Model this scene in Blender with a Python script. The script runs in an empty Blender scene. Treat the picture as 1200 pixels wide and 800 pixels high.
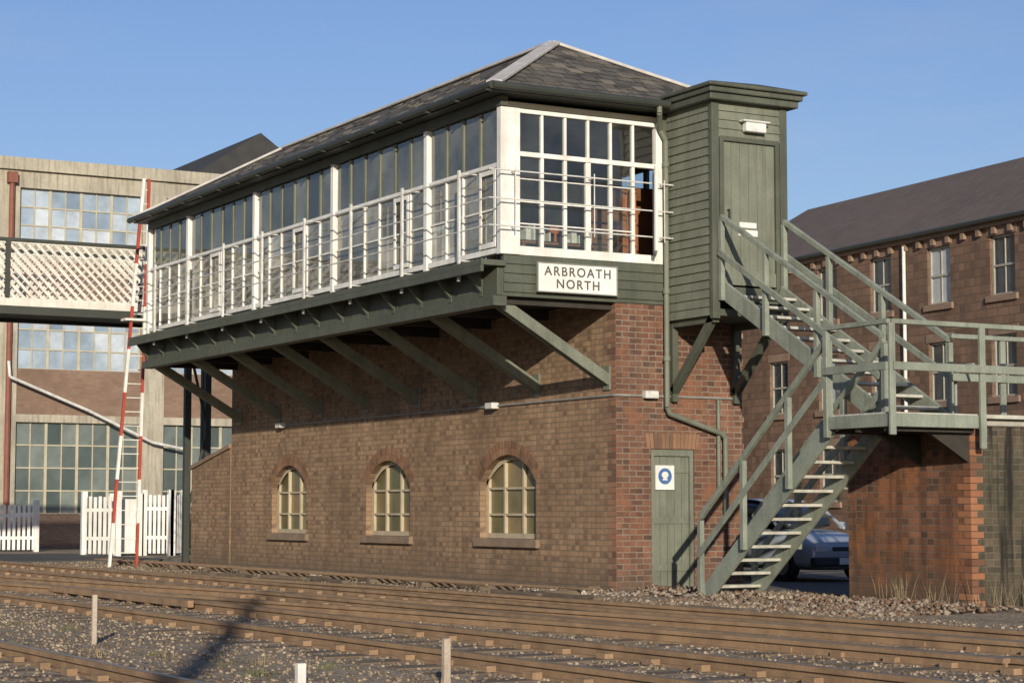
import bpy, bmesh, math, random
import numpy as np
from mathutils import Vector, Matrix
random.seed(7); np.random.seed(7)
sc = bpy.context.scene
sc.view_settings.view_transform='Standard'; sc.view_settings.look='None'; sc.view_settings.exposure=0
SUN_AZ=25.0; SUN_EL=15.0

# ------------------------------------------------------------ helpers
def empty(name, loc=(0,0,0)):
    e=bpy.data.objects.new(name,None); e.location=loc; e.empty_display_size=.5
    sc.collection.objects.link(e); return e
class MB:
    def __init__(s,name,mat,parent=None):
        s.n=name; s.m=mat; s.p=parent; s.v=[]; s.f=[]
    def add(s,vs,fs):
        o=len(s.v); s.v+= [tuple(v) for v in vs]; s.f+=[tuple(i+o for i in f) for f in fs]
    def box(s,x0,x1,y0,y1,z0,z1):
        if x0>x1:x0,x1=x1,x0
        if y0>y1:y0,y1=y1,y0
        if z0>z1:z0,z1=z1,z0
        s.add([(x0,y0,z0),(x1,y0,z0),(x1,y1,z0),(x0,y1,z0),(x0,y0,z1),(x1,y0,z1),(x1,y1,z1),(x0,y1,z1)],
              [(0,3,2,1),(4,5,6,7),(0,1,5,4),(1,2,6,5),(2,3,7,6),(3,0,4,7)])
    def beam(s,p,q,w,h,up=(0,0,1)):
        p=Vector(p);q=Vector(q);d=(q-p).normalized();u=Vector(up)
        a=d.cross(u)
        if a.length<1e-4: a=d.cross(Vector((1,0,0)))
        a.normalize();b=a.cross(d).normalized()
        a*=w/2;b*=h/2
        s.add([p-a-b,p+a-b,p+a+b,p-a+b,q-a-b,q+a-b,q+a+b,q-a+b],
              [(0,3,2,1),(4,5,6,7),(0,1,5,4),(1,2,6,5),(2,3,7,6),(3,0,4,7)])
    def tube(s,p,q,r,n=8,r2=None):
        p=Vector(p);q=Vector(q);d=(q-p).normalized();r2=r if r2 is None else r2
        a=d.cross(Vector((0,0,1)))
        if a.length<1e-3:a=Vector((1,0,0))
        a.normalize();b=a.cross(d)
        vs=[];
        for i in range(n):
            t=2*math.pi*i/n; o=a*math.cos(t)+b*math.sin(t); vs.append(p+o*r)
        for i in range(n):
            t=2*math.pi*i/n; o=a*math.cos(t)+b*math.sin(t); vs.append(q+o*r2)
        fs=[(i,(i+1)%n,n+(i+1)%n,n+i) for i in range(n)]+[tuple(range(n))[::-1],tuple(range(n,2*n))]
        s.add(vs,fs)
    def path(s,pts,r,n=8):
        for a,b in zip(pts[:-1],pts[1:]): s.tube(a,b,r,n)
    def quad(s,*pts): s.add(pts,[tuple(range(len(pts)))])
    def prism(s,prof,axis,a,b):
        def P(u,v,w):
            return {'x':(w,u,v),'y':(u,w,v),'z':(u,v,w)}[axis]
        n=len(prof); vs=[P(u,v,a) for u,v in prof]+[P(u,v,b) for u,v in prof]
        s.add(vs,[(i,(i+1)%n,n+(i+1)%n,n+i) for i in range(n)]+[tuple(range(n))[::-1],tuple(range(n,2*n))])
    def build(s,bevel=0,smooth=False,recalc=True):
        me=bpy.data.meshes.new(s.n); me.from_pydata(s.v,[],s.f)
        if recalc:
            bm=bmesh.new(); bm.from_mesh(me); bmesh.ops.recalc_face_normals(bm,faces=bm.faces); bm.to_mesh(me); bm.free()
        me.materials.append(s.m)
        o=bpy.data.objects.new(s.n,me); sc.collection.objects.link(o)
        if smooth:
            for p in me.polygons:p.use_smooth=True
        if s.p:
            o.parent=s.p; o.matrix_parent_inverse=Matrix.Translation(-Vector(s.p.location))
        if bevel:
            m=o.modifiers.new('bevel','BEVEL'); m.width=bevel; m.segments=1; m.limit_method='ANGLE'
        return o

def newmat(name):
    m=bpy.data.materials.new(name); m.use_nodes=True; nt=m.node_tree
    return m,nt,nt.nodes['Principled BSDF']
def rgba(c): return (c[0],c[1],c[2],1)
def mixc(nt,fac,a,b,blend='MIX'):
    n=nt.nodes.new('ShaderNodeMix'); n.data_type='RGBA'; n.blend_type=blend
    for sock,val in ((n.inputs['Factor'],fac),(n.inputs[6],a),(n.inputs[7],b)):
        if isinstance(val,bpy.types.NodeSocket): nt.links.new(val,sock)
        elif isinstance(val,(tuple,list)): sock.default_value=rgba(val)
        else: sock.default_value=val
    return n.outputs[2]
def mth(nt,op,a,b_=None):
    n=nt.nodes.new('ShaderNodeMath'); n.operation=op
    for i,x in enumerate((a,b_)):
        if x is None: continue
        if isinstance(x,bpy.types.NodeSocket): nt.links.new(x,n.inputs[i])
        else:n.inputs[i].default_value=x
    return n.outputs[0]
def ramp(nt,src,a,b,ca=(0,0,0),cb=(1,1,1)):
    r=nt.nodes.new('ShaderNodeValToRGB'); r.color_ramp.elements[0].position=a; r.color_ramp.elements[1].position=b
    r.color_ramp.elements[0].color=rgba(ca); r.color_ramp.elements[1].color=rgba(cb)
    nt.links.new(src,r.inputs[0]); return r.outputs[0]
def posmap(nt,scale=(1,1,1)):
    g=nt.nodes.new('ShaderNodeNewGeometry'); m=nt.nodes.new('ShaderNodeMapping'); m.inputs['Scale'].default_value=scale
    nt.links.new(g.outputs['Position'],m.inputs['Vector']); return m.outputs[0]
def noise(nt,vec,scale,detail=5,rough=.6):
    n=nt.nodes.new('ShaderNodeTexNoise'); n.inputs['Scale'].default_value=scale; n.inputs['Detail'].default_value=detail; n.inputs['Roughness'].default_value=rough
    nt.links.new(vec,n.inputs['Vector']); return n.outputs['Fac']
def bump(nt,b,h,strength,dist=.01):
    n=nt.nodes.new('ShaderNodeBump'); n.inputs['Strength'].default_value=strength; n.inputs['Distance'].default_value=dist
    nt.links.new(h,n.inputs['Height']); nt.links.new(n.outputs[0],b.inputs['Normal'])
def pmat(name,c1,c2=None,scale=2.0,rough=.7,bs=0,bscale=40,metal=0,streak=0,streakc=None,spec=.4,fine=.25):
    m,nt,b=newmat(name)
    c2=c2 or tuple(x*.75 for x in c1)
    v=posmap(nt); f=ramp(nt,noise(nt,v,scale),.35,.68)
    col=mixc(nt,f,c1,c2)
    f2=ramp(nt,noise(nt,v,scale*12,3),.4,.7)
    col=mixc(nt,mth(nt,'MULTIPLY',f2,fine),col,tuple(x*.55 for x in c2))
    if streak:
        sv=posmap(nt,(7,7,.5)); sf=ramp(nt,noise(nt,sv,1.3,4),.48,.72)
        col=mixc(nt,mth(nt,'MULTIPLY',sf,streak),col,streakc or tuple(x*.35 for x in c1))
    nt.links.new(col,b.inputs['Base Color'])
    b.inputs['Roughness'].default_value=rough; b.inputs['Metallic'].default_value=metal
    b.inputs['Specular IOR Level'].default_value=spec
    if bs: bump(nt,b,noise(nt,v,bscale,4),bs,.02)
    return m
def brickmat(name,c1,c2,mortar,bw=.235,rh=.085,ms=.009,stainc=(.05,.035,.03),stain=.5,light=None,rough=.9,bstr=.6,thirdc=None,third=.0,streak=0,base=None,lightamt=.5,rust=None,streakc=(.015,.014,.013)):
    m,nt,b=newmat(name)
    g=nt.nodes.new('ShaderNodeNewGeometry')
    sp=nt.nodes.new('ShaderNodeSeparateXYZ'); nt.links.new(g.outputs['Position'],sp.inputs[0])
    sn=nt.nodes.new('ShaderNodeSeparateXYZ'); nt.links.new(g.outputs['True Normal'],sn.inputs[0])
    M=lambda op,a,b_=None: mth(nt,op,a,b_)
    ax=M('ABSOLUTE',sn.outputs[0]); ay=M('ABSOLUTE',sn.outputs[1]); s=M('GREATER_THAN',ax,ay)
    u=M('ADD',M('MULTIPLY',sp.outputs[1],s),M('MULTIPLY',sp.outputs[0],M('SUBTRACT',1,s)))
    v=sp.outputs[2]
    cb=nt.nodes.new('ShaderNodeCombineXYZ'); nt.links.new(u,cb.inputs[0]); nt.links.new(v,cb.inputs[1])
    wn=nt.nodes.new('ShaderNodeTexNoise'); wn.inputs['Scale'].default_value=6; nt.links.new(cb.outputs[0],wn.inputs['Vector'])
    vm=nt.nodes.new('ShaderNodeVectorMath'); vm.operation='MULTIPLY_ADD'; nt.links.new(wn.outputs['Color'],vm.inputs[0]); vm.inputs[1].default_value=(.018,.018,0); nt.links.new(cb.outputs[0],vm.inputs[2])
    t=nt.nodes.new('ShaderNodeTexBrick'); nt.links.new(vm.outputs[0],t.inputs['Vector'])
    t.inputs['Scale'].default_value=1; t.inputs['Brick Width'].default_value=bw; t.inputs['Row Height'].default_value=rh
    t.inputs['Mortar Size'].default_value=ms; t.inputs['Mortar Smooth'].default_value=.3; t.inputs['Bias'].default_value=0
    t.inputs['Color1'].default_value=rgba(c1); t.inputs['Color2'].default_value=rgba(c2); t.inputs['Mortar'].default_value=rgba(mortar)
    col=t.outputs['Color']
    vec=cb.outputs[0]
    if third>0:
        fl=nt.nodes.new('ShaderNodeVectorMath'); fl.operation='DIVIDE'; nt.links.new(vm.outputs[0],fl.inputs[0]); fl.inputs[1].default_value=(bw/2,rh,1)
        f2=nt.nodes.new('ShaderNodeVectorMath'); f2.operation='FLOOR'; nt.links.new(fl.outputs[0],f2.inputs[0])
        w=nt.nodes.new('ShaderNodeTexWhiteNoise'); w.noise_dimensions='2D'; nt.links.new(f2.outputs[0],w.inputs['Vector'])
        inv=M('SUBTRACT',1,t.outputs['Fac'])
        dv=M('MULTIPLY',ramp(nt,w.outputs['Value'],1-third*1.8,1.0),.85)
        col=mixc(nt,M('MULTIPLY',dv,inv),col,thirdc)
        sv=nt.nodes.new('ShaderNodeSeparateColor'); nt.links.new(w.outputs['Color'],sv.inputs[0])
        col=mixc(nt,M('MULTIPLY',M('MULTIPLY',ramp(nt,sv.outputs[1],.7,1.0),.4),inv),col,tuple(min(1,x*1.5) for x in c1))
    n1=ramp(nt,noise(nt,vec,.55,8,.68),.40,.68)
    col=mixc(nt,M('MULTIPLY',n1,stain),col,stainc)
    if light:
        n2=ramp(nt,noise(nt,vec,1.7,9,.75),.52,.74)
        col=mixc(nt,M('MULTIPLY',n2,lightamt),col,light)
    if rust:
        n4=ramp(nt,noise(nt,vec,1.1,6,.7),.50,.62); col=mixc(nt,M('MULTIPLY',n4,.7),col,rust)
    if streak:
        mp=nt.nodes.new('ShaderNodeMapping'); mp.inputs['Scale'].default_value=(5,.35,1); nt.links.new(vec,mp.inputs[0])
        n3=ramp(nt,noise(nt,mp.outputs[0],1.2,5,.6),.47,.60)
        col=mixc(nt,M('MULTIPLY',n3,streak),col,streakc)
    if base:
        zz=M('ADD',v,M('MULTIPLY',noise(nt,vec,3,6,.7),.9)); f=ramp(nt,zz,.45,1.0,(1,1,1),(0,0,0))
        col=mixc(nt,M('MULTIPLY',f,.75),col,base)
    fn=noise(nt,vec,38,4); col=mixc(nt,M('MULTIPLY',ramp(nt,fn,.42,.68),.4),col,tuple(x*.42 for x in c1))
    nt.links.new(col,b.inputs['Base Color']); b.inputs['Roughness'].default_value=rough
    b.inputs['Specular IOR Level'].default_value=.25
    h=M('ADD',M('MULTIPLY',M('SUBTRACT',1,t.outputs['Fac']),1.0),M('MULTIPLY',noise(nt,vec,60,3),.7))
    bump(nt,b,h,bstr,.012)
    return m
def glassmat(name,tint=(.8,.85,.82),gl=.06,rough=.02,dirt=(.04,.22),dc=(.35,.36,.32)):
    m=bpy.data.materials.new(name); m.use_nodes=True; nt=m.node_tree; nt.nodes.remove(nt.nodes['Principled BSDF'])
    out=nt.nodes['Material Output']
    tr=nt.nodes.new('ShaderNodeBsdfTransparent'); tr.inputs[0].default_value=rgba(tint)
    g=nt.nodes.new('ShaderNodeBsdfGlossy'); g.inputs['Roughness'].default_value=rough
    lw=nt.nodes.new('ShaderNodeFresnel'); lw.inputs[0].default_value=1.5
    ad=nt.nodes.new('ShaderNodeMath'); ad.operation='ADD'; ad.use_clamp=True; ad.inputs[1].default_value=gl; nt.links.new(lw.outputs[0],ad.inputs[0])
    d=nt.nodes.new('ShaderNodeBsdfDiffuse'); d.inputs[0].default_value=rgba(dc)
    v=posmap(nt); a,b_=dirt; f=ramp(nt,noise(nt,v,1.7,6),.35,.7,(a,a,a),(b_,b_,b_))
    gi=nt.nodes.new('ShaderNodeNewGeometry'); ri=ramp(nt,gi.outputs['Random Per Island'],0,1,(.35,.35,.35),(1.3,1.3,1.3)); f=mth(nt,'MULTIPLY',f,ri)
    m1=nt.nodes.new('ShaderNodeMixShader'); nt.links.new(f,m1.inputs[0]); nt.links.new(tr.outputs[0],m1.inputs[1]); nt.links.new(d.outputs[0],m1.inputs[2])
    mx=nt.nodes.new('ShaderNodeMixShader'); nt.links.new(ad.outputs[0],mx.inputs[0]); nt.links.new(m1.outputs[0],mx.inputs[1]); nt.links.new(g.outputs[0],mx.inputs[2])
    nt.links.new(mx.outputs[0],out.inputs[0]); return m
def islandmat(name,c1,c2,c3,rough=.95,spec=.15,nz=0):
    m,nt,b=newmat(name); g=nt.nodes.new('ShaderNodeNewGeometry'); r=nt.nodes.new('ShaderNodeValToRGB')
    nt.links.new(g.outputs['Random Per Island'],r.inputs[0]); r.color_ramp.elements[0].color=rgba(c1); r.color_ramp.elements[1].color=rgba(c2)
    el=r.color_ramp.elements.new(.5); el.color=rgba(c3); col=r.outputs[0]
    if nz:
        v=posmap(nt); col=mixc(nt,mth(nt,'MULTIPLY',ramp(nt,noise(nt,v,1.6,6),.35,.7),nz),col,tuple(x*.3 for x in c3))
    nt.links.new(col,b.inputs['Base Color']); b.inputs['Roughness'].default_value=rough; b.inputs['Specular IOR Level'].default_value=spec
    return m

# ------------------------------------------------------------ materials
WHITE=pmat('white_paint',(.80,.79,.74),(.64,.62,.56),3,.55,.1,30,streak=.3,streakc=(.33,.30,.25),fine=.15)
GREEN=pmat('green_paint_dark',(.100,.108,.080),(.070,.078,.056),2,.6,.15,25,streak=.5,streakc=(.045,.046,.036))
GREENL=pmat('green_paint_weathered',(.190,.200,.150),(.140,.150,.112),2.5,.65,.2,25,streak=.5,streakc=(.08,.082,.064))
GREENV=pmat('green_paint_gutter',(.045,.050,.04),(.032,.036,.03),2,.5)
STAIRG=pmat('stair_paint_grey_green',(.270,.295,.235),(.19,.21,.167),3,.65,.25,30,streak=.5,streakc=(.10,.10,.08))
TREAD=pmat('stair_tread',(.52,.51,.44),(.32,.31,.26),6,.8,.3,40)
DARK=pmat('dark_timber',(.045,.038,.03),(.028,.025,.02),3,.85,.2,30)
BRICKL=brickmat('brick_brown',(.335,.212,.125),(.415,.272,.165),(.235,.175,.115),stainc=(.155,.10,.062),stain=.8,light=(.46,.34,.235),thirdc=(.13,.082,.058),third=.27,base=(.14,.105,.072),ms=.011,streak=.28,streakc=(.12,.085,.055))
BRICKG=brickmat('brick_red_gable',(.235,.108,.066),(.155,.072,.048),(.27,.215,.16),stainc=(.085,.058,.045),stain=.75,light=(.33,.23,.165),thirdc=(.045,.035,.032),third=.34,ms=.011,base=(.11,.085,.065),streak=.2,streakc=(.06,.045,.035),rust=(.26,.115,.06))
BRICKA=islandmat('brick_arch_brown',(.22,.12,.075),(.15,.095,.065),(.29,.17,.105),nz=.5)
BRICKW=brickmat('brick_retaining_wall',(.29,.125,.068),(.19,.085,.052),(.20,.15,.11),stainc=(.075,.055,.038),stain=.75,light=(.30,.21,.15),thirdc=(.05,.042,.035),third=.33,streak=.4,base=(.09,.07,.05),rust=(.34,.135,.055),lightamt=.35)
BRICKWF=brickmat('brick_retaining_wall_tarred',(.115,.086,.058),(.08,.066,.047),(.14,.125,.09),stainc=(.05,.052,.03),stain=.75,light=(.18,.165,.115),thirdc=(.04,.036,.03),third=.2,streak=.97,base=(.09,.072,.048),lightamt=.45)
SLATE=brickmat('slate_roof',(.092,.084,.072),(.145,.132,.110),(.025,.025,.025),bw=.30,rh=.11,ms=.011,stainc=(.15,.13,.095),stain=.55,light=(.25,.22,.17),rough=.8,bstr=1.0,thirdc=(.036,.036,.038),third=.32)
LEAD=pmat('lead_flashing',(.58,.55,.51),(.40,.38,.35),4,.6)
STONE=pmat('sandstone_sill',(.27,.19,.13),(.18,.13,.09),4,.9,.3,40)
GLASS=glassmat('window_glass',dirt=(.03,.12))
GLASSL=glassmat('dusty_window_glass',tint=(.80,.81,.72),gl=.06,dirt=(.22,.62),dc=(.62,.59,.48))
GLASSU=glassmat('olive_upper_light_glass',tint=(.62,.64,.55),gl=.06,dirt=(.20,.50),dc=(.36,.36,.29))  # darker, more olive tint and film than the lower panes
CREAM=pmat('cream_paint',(.50,.42,.29),(.38,.32,.22),3,.7,streak=.4,streakc=(.2,.16,.11))
CREAMI=pmat('cream_interior',(.58,.53,.41),(.48,.44,.34),2,.8)
OBSC=islandmat('obscured_glass',(.085,.085,.035),(.27,.19,.09),(.19,.165,.08),.22,.5,nz=.6)
BLACK=pmat('black_paint',(.02,.02,.02),None,3,.5)
STEEL=pmat('galvanised_pipe',(.30,.30,.27),(.2,.2,.18),5,.5)
ROD=pmat('white_rail_rod',(.70,.69,.64),(.45,.44,.4),5,.5)
RED=pmat('red_paint',(.42,.07,.04),(.30,.055,.035),4,.6)
RUST=pmat('rusty_steel',(.34,.22,.125),(.22,.14,.08),4,.85,.3,60)
RAILTOP=pmat('worn_rail_head',(.37,.29,.20),(.24,.19,.135),5,.4,metal=.5)
SLEEP=pmat('sleeper_timber',(.115,.082,.052),(.175,.132,.09),4,.9,.5,35)

# ------------------------------------------------------------ signal box
sb=empty('signal_box',(0,0,0))
L=15.0; XO=-1.9; W=2.26; BT=4.29
def brick_shell():
    mb=MB('brick_base_long_wall',BRICKL,sb)
    wins=[(2.35,4.18),(6.76,8.54),(11.26,12.97)]
    z0,sp,ri=.73,1.66,.42; BL=15.2; dep=.22
    ring=MB('window_arches',BRICKA,sb); sill=MB('stone_sills',STONE,sb); fr=MB('arched_window_frames',CREAM,sb); pane=MB('arched_window_panes',OBSC,sb)
    prev=0.0
    for a,b in wins:
        mb.quad((0,prev,0),(0,prev,BT),(0,a,BT),(0,a,0))
        w=(b-a)/2; c=(a+b)/2; R=(ri*ri+w*w)/(2*ri); 
        az=lambda y: sp+math.sqrt(max(R*R-(y-c)**2,0))-(R-ri)
        mb.quad((0,a,0),(0,a,z0),(0,b,z0),(0,b,0))
        N=18; ys=[a+(b-a)*i/N for i in range(N+1)]
        for y,y2 in zip(ys[:-1],ys[1:]):
            mb.quad((0,y,az(y)),(0,y,BT),(0,y2,BT),(0,y2,az(y2)))
            mb.quad((0,y,az(y)),(0,y2,az(y2)),(dep,y2,az(y2)),(dep,y,az(y)))
        mb.quad((0,a,z0),(0,a,az(a)),(dep,a,az(a)),(dep,a,z0)); mb.quad((0,b,z0),(0,b,az(b)),(dep,b,az(b)),(dep,b,z0))
        th=math.asin(w/R); cz=sp-(R-ri); nv=22
        for ringi,(r0,r1) in enumerate(((R+.002,R+.115),(R+.12,R+.23))):
            for i in range(nv):
                t0=-th+2*th*(i+.06)/nv; t1=-th+2*th*(i+.94)/nv
                pts=[(c+r0*math.sin(t0),cz+r0*math.cos(t0)),(c+r0*math.sin(t1),cz+r0*math.cos(t1)),(c+r1*math.sin(t1),cz+r1*math.cos(t1)),(c+r1*math.sin(t0),cz+r1*math.cos(t0))]
                ring.prism(pts,'x',-.006-random.random()*.004,.02)
        sill.box(-.07,dep,a-.12,b+.12,z0-.12,z0+.015)
        xf=.12
        def fb(y0,y1,zz0,zz1,t=0): fr.box(xf-t,xf+.07,y0,y1,zz0,zz1)
        fb(a,a+.08,z0+.02,az(a+.05)); fb(b-.08,b,z0+.02,az(b-.05)); fb(a+.08,b-.08,z0+.02,z0+.10)
        hb=[z0+.10,1.13,1.55]
        yc=[a+.08,a+(b-a)/3,a+(b-a)*2/3,b-.08]
        for y in yc[1:3]: fb(y-.025,y+.025,z0+.10,az(y)-.02,.004)
        for zz in hb[1:]: fb(a+.08,b-.08,zz-.018,zz+.018,-.004)
        for y,y2 in zip(ys[:-1],ys[1:]):
            fr.quad((xf,y,az(y)-.08),(xf,y2,az(y2)-.08),(xf,y2,az(y2)),(xf,y,az(y)))
        for k in range(3):
            ya,yb=yc[k],yc[k+1]
            for q0,q1 in ((hb[0],hb[1]),(hb[1],hb[2])): pane.quad((xf+.05,ya+.001,q0+.001),(xf+.05,yb-.001,q0+.001),(xf+.05,yb-.001,q1-.001),(xf+.05,ya+.001,q1-.001))
            yy=[ya+(yb-ya)*i/5 for i in range(6)]
            pane.quad((xf+.05,ya+.001,hb[2]),*[(xf+.05,y,az(min(max(y,a+.001),b-.001))) for y in yy],(xf+.05,yb-.001,hb[2]))
        prev=b
    mb.quad((0,prev,0),(0,prev,BT),(0,BL,BT),(0,BL,0))
    mb.quad((0,BL,0),(0,BL,BT),(W,BL,BT),(W,BL,0)); mb.quad((W,0,0),(W,0,BT),(W,BL,BT),(W,BL,0))
    mb.build(recalc=False); ring.build(); sill.build(.01); fr.build(); pane.build(recalc=False)
    g=MB('brick_base_gable_wall',BRICKG,sb)
    dx0,dx1,dz=.61,1.37,2.1
    def q(x0,x1,zz0,zz1): g.quad((x0,-.003,zz0),(x1,-.003,zz0),(x1,-.003,zz1),(x0,-.003,zz1))
    q(0,dx0,0,BT); q(dx1,W,0,BT); q(dx0,dx1,dz,BT)
    g.quad((dx0,0,0),(dx0,0,dz),(dx0,.14,dz),(dx0,.14,0)); g.quad((dx1,0,0),(dx1,0,dz),(dx1,.14,dz),(dx1,.14,0)); g.quad((dx0,0,dz),(dx1,0,dz),(dx1,.14,dz),(dx0,.14,dz))
    g.build()
    qn=MB('corner_quoin_bricks',islandmat('quoin_brick',(.26,.13,.08),(.14,.085,.06),(.32,.18,.115),nz=.5),sb)
    for i in range(int(BT/.085)):
        l=.235 if i%2 else .12
        qn.box(-.004,.1,-.0025,l,i*.085+.005,i*.085+.081)
    qn.build()
    a=MB('gable_door_arch',BRICKA,sb)
    for i in range(14):
        x=dx0-.08+(dx1-dx0+.16)*i/14
        s=(i-6.5)/14*.5
        a.prism([(x+.005,dz+.005),(x+.062,dz+.005),(x+.062+s*.12,dz+.23),(x+.005+s*.12,dz+.23)],'y',-.012,.05)
    a.build()
    d=MB('gable_store_door',GREENL,sb)
    d.box(dx0,dx0+.06,.02,.12,0,dz); d.box(dx1-.06,dx1,.02,.12,0,dz); d.box(dx0+.06,dx1-.06,.02,.12,dz-.1,dz)
    n=5
    for i in range(n):
        x=dx0+.06+(dx1-dx0-.12)*i/n; d.box(x+.004,x+(dx1-dx0-.12)/n-.004,.06,.1,.03,dz-.1)
    for z in (.3,1.9-.15,1.0): d.box(dx0+.07,dx1-.07,.045,.062,z,z+.1)
    d.build()
    s=MB('safety_notice_board',WHITE,sb); s.box(.70,1.03,.02,.04,1.5,1.86); s.build()
    bl=pmat('blue_notice',(.07,.16,.36),None,5,.5)
    s=MB('safety_notice_symbol',bl,sb)
    s.add([(.865+.12*math.cos(t*math.pi/12),.017,1.70+.12*math.sin(t*math.pi/12)) for t in range(24)],[tuple(range(24))])
    s.build()
    s=MB('safety_notice_figure',WHITE,sb)
    s.add([(.865+.06*math.cos(t*math.pi/8),.014,1.72+.05*math.sin(t*math.pi/8)) for t in range(16)],[tuple(range(16))])
    s.add([(.82,.014,1.64),(.91,.014,1.64),(.90,.014,1.67),(.83,.014,1.67)],[(0,1,2,3)]); s.build()
    bw=MB('end_buttress_wall',BRICKL,sb)
    bw.prism([(15.21,0),(17.5,0),(17.5,2.08),(15.21,2.5)],'x',-.02,.4); bw.build()
    st=MB('buttress_coping',STONE,sb); st.prism([(15.21,2.505),(17.55,2.085),(17.55,2.17),(15.21,2.59)],'x',-.06,.44); st.build()
brick_shell()

def cabin():
    wh=MB('white_window_posts',WHITE,sb); gr=MB('green_glazing_bars',GREENL,sb); gl=MB('lower_window_glass',GLASSL,sb); gu_=MB('upper_light_glass',GLASSU,sb); gg=MB('gable_window_glass',GLASS,sb)
    dk=MB('green_frieze_and_band',GREEN,sb)
    bn=MB('window_blinds',pmat('cream_blind',(.60,.55,.44),(.46,.42,.34),3,.9),sb)
    x=XO
    edges=[0.0,2.32,5.78,9.24,12.7,15.0]
    zs,zt,zh=4.86,6.14,6.96
    for i,e in enumerate(edges[1:]): wh.box(x-.07,x+.05,e-.055,e+.055,4.62,zh+.02)
    wh.box(x-.05,x+.06,.0,edges[-1]-.06,zs,zs+.08)
    wh.box(x-.04,x+.05,.0,edges[-1]-.06,zt-.035,zt+.035)
    rr=random.Random(3)
    for j,(a,b) in enumerate(zip(edges[:-1],edges[1:])):
        n=4 if (b-a)<3 else 6
        aa=a+.06 if j else a+.12; bb=b-.06; w=(bb-aa)/n
        for k in range(n+1):
            y=aa+w*k
            if 0<k<n:
                gr.box(x-.02,x+.03,y-.03,y+.03,zt+.035,zh)
                wh.box(x-.025,x+.03,y-.022,y+.022,zs+.08,zt-.035)
        for k in range(n):
            y0,y1=aa+w*k+.022,aa+w*(k+1)-.022
            def pane(mb,z0,z1):
                o=random.uniform(-.004,.004);p=random.uniform(-.004,.004)
                mb.quad((x+.005+o+p,y0,z1),(x+.005-o+p,y1,z1),(x+.005-o,y1,z0),(x+.005+o,y0,z0))
            pane(gu_,zt+.035,zh)
            heavy=((j*7+k*3)%5==0)
            if heavy:
                wh.box(x-.045,x-.027,y0,y0+.06,zs+.1,zt-.05); wh.box(x-.045,x-.027,y1-.06,y1,zs+.1,zt-.05)
                wh.box(x-.045,x-.027,y0+.06,y1-.06,zt-.12,zt-.05); wh.box(x-.045,x-.027,y0+.06,y1-.06,zs+.1,zs+.18)
            if rr.random()<.5:
                h_=rr.choice((.45,.8,1.15)); bn.quad((x+.09,y0,zs+.1),(x+.09,y1,zs+.1),(x+.09,y1,zs+.1+h_),(x+.09,y0,zs+.1+h_))
            wh.box(x-.015,x+.02,y0,y1,5.50,5.53); pane(gl,zs+.08,5.50); pane(gl,5.53,zt-.035)
    bn.build(recalc=False)
    dk.box(x-.06,x+.06,-.06,L+.06,zh+.02,7.13)
    y=0.0
    wh.box(-1.97,-1.65,-.07,.05,4.84,zh+.0)
    wh.box(.69,.80,-.06,.05,4.84,zh)
    wh.box(-1.65,.69,-.05,.04,4.84,4.97); wh.box(-1.65,.69,-.05,.04,6.27,6.34); wh.box(-1.65,.69,-.05,.04,zh-.06,zh)
    n=6; w=2.34/n
    for k in range(n+1):
        xx=-1.65+w*k
        if 0<k<n:
            t=.026 if k!=3 else .042
            wh.box(xx-t,xx+t,-.035,.03,4.97,6.27); wh.box(xx-.02,xx+.02,-.035,.03,6.34,zh-.06)
    for k in range(n):
        x0,x1=-1.65+w*k+.02,-1.65+w*(k+1)-.02
        bars=[4.97,5.3,5.62,5.95,6.27]
        for za,zb in zip(bars[:-1],bars[1:]):
            if k==5: continue
            o=random.uniform(-.003,.003); gg.quad((x0,-.005+o,za),(x1,-.005-o,za),(x1,-.005+o,zb),(x0,-.005-o,zb))
            if zb<6.2: wh.box(x0,x1,-.02,.015,zb-.010,zb+.010)
        gg.quad((x0,-.005,6.34),(x1,-.006,6.34),(x1,-.003,zh-.06),(x0,-.004,zh-.06))
    ang=math.radians(58); hx,hy=.68,-.05
    def cp(s,z): return (hx-s*math.cos(ang),hy-s*math.sin(ang),z)
    for s0,s1,z0,z1 in ((0,0,4.99,6.25),(.40,.40,4.99,6.25)): wh.beam(cp(s0,z0),cp(s1,z1),.045,.045)
    for z in (5.0,5.3,5.62,5.95,6.24): wh.beam(cp(0,z),cp(.40,z),.03,.035)
    gg.quad(cp(0.4,5),cp(0,5),cp(0,6.24),cp(.4,6.24))
    wh.build(.004); gr.build(); gl.build(recalc=False); gu_.build(recalc=False); gg.build(recalc=False)
    dk.box(XO-.02,W,-.03,.05,4.24,4.30)
    for i in range(4):
        z0=4.30+i*.135; dk.prism([(-.055,z0),(-.03,z0+.135),(.04,z0+.135),(.04,z0)],'x',XO,W)
    dk.box(-2.30,XO+.0,-.10,L+.15,4.66,4.74)
    dk.box(-2.32,-2.27,-.12,L+.15,4.56,4.655)
    dk.box(-2.0,XO+.02,-.02,L,4.25,4.655)
    for i in range(16):
        yy=.45+i*.96
        dk.prism([(-2.0,4.65),(-2.26,4.65),(-2.22,4.56),(-2.0,4.30)],'y',yy-.03,yy+.03)
        dk.box(-2.018,-2.0,yy-.05,yy+.05,4.26,4.64)
    dk.box(-2.06,-1.84,-.02,L,4.10,4.245)
    dk.build(.004)
    fl=MB('cabin_floor',DARK,sb); fl.box(XO+.03,W-.01,.06,L-.05,4.305,4.42)
    for i in range(9):
        yy=.15+i*1.85; fl.box(-1.83,0.0,yy-.05,yy+.05,4.14,4.302)
    fl.build()
    gb=MB('boarded_back_walls',GREEN,sb)
    gb.box(.80,W,-.03,.03,4.84,7.1)
    gb.box(W-.05,W+.02,.03,L,4.3,5.5); gb.box(W-.05,W+.02,.03,L,6.75,7.1)
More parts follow.
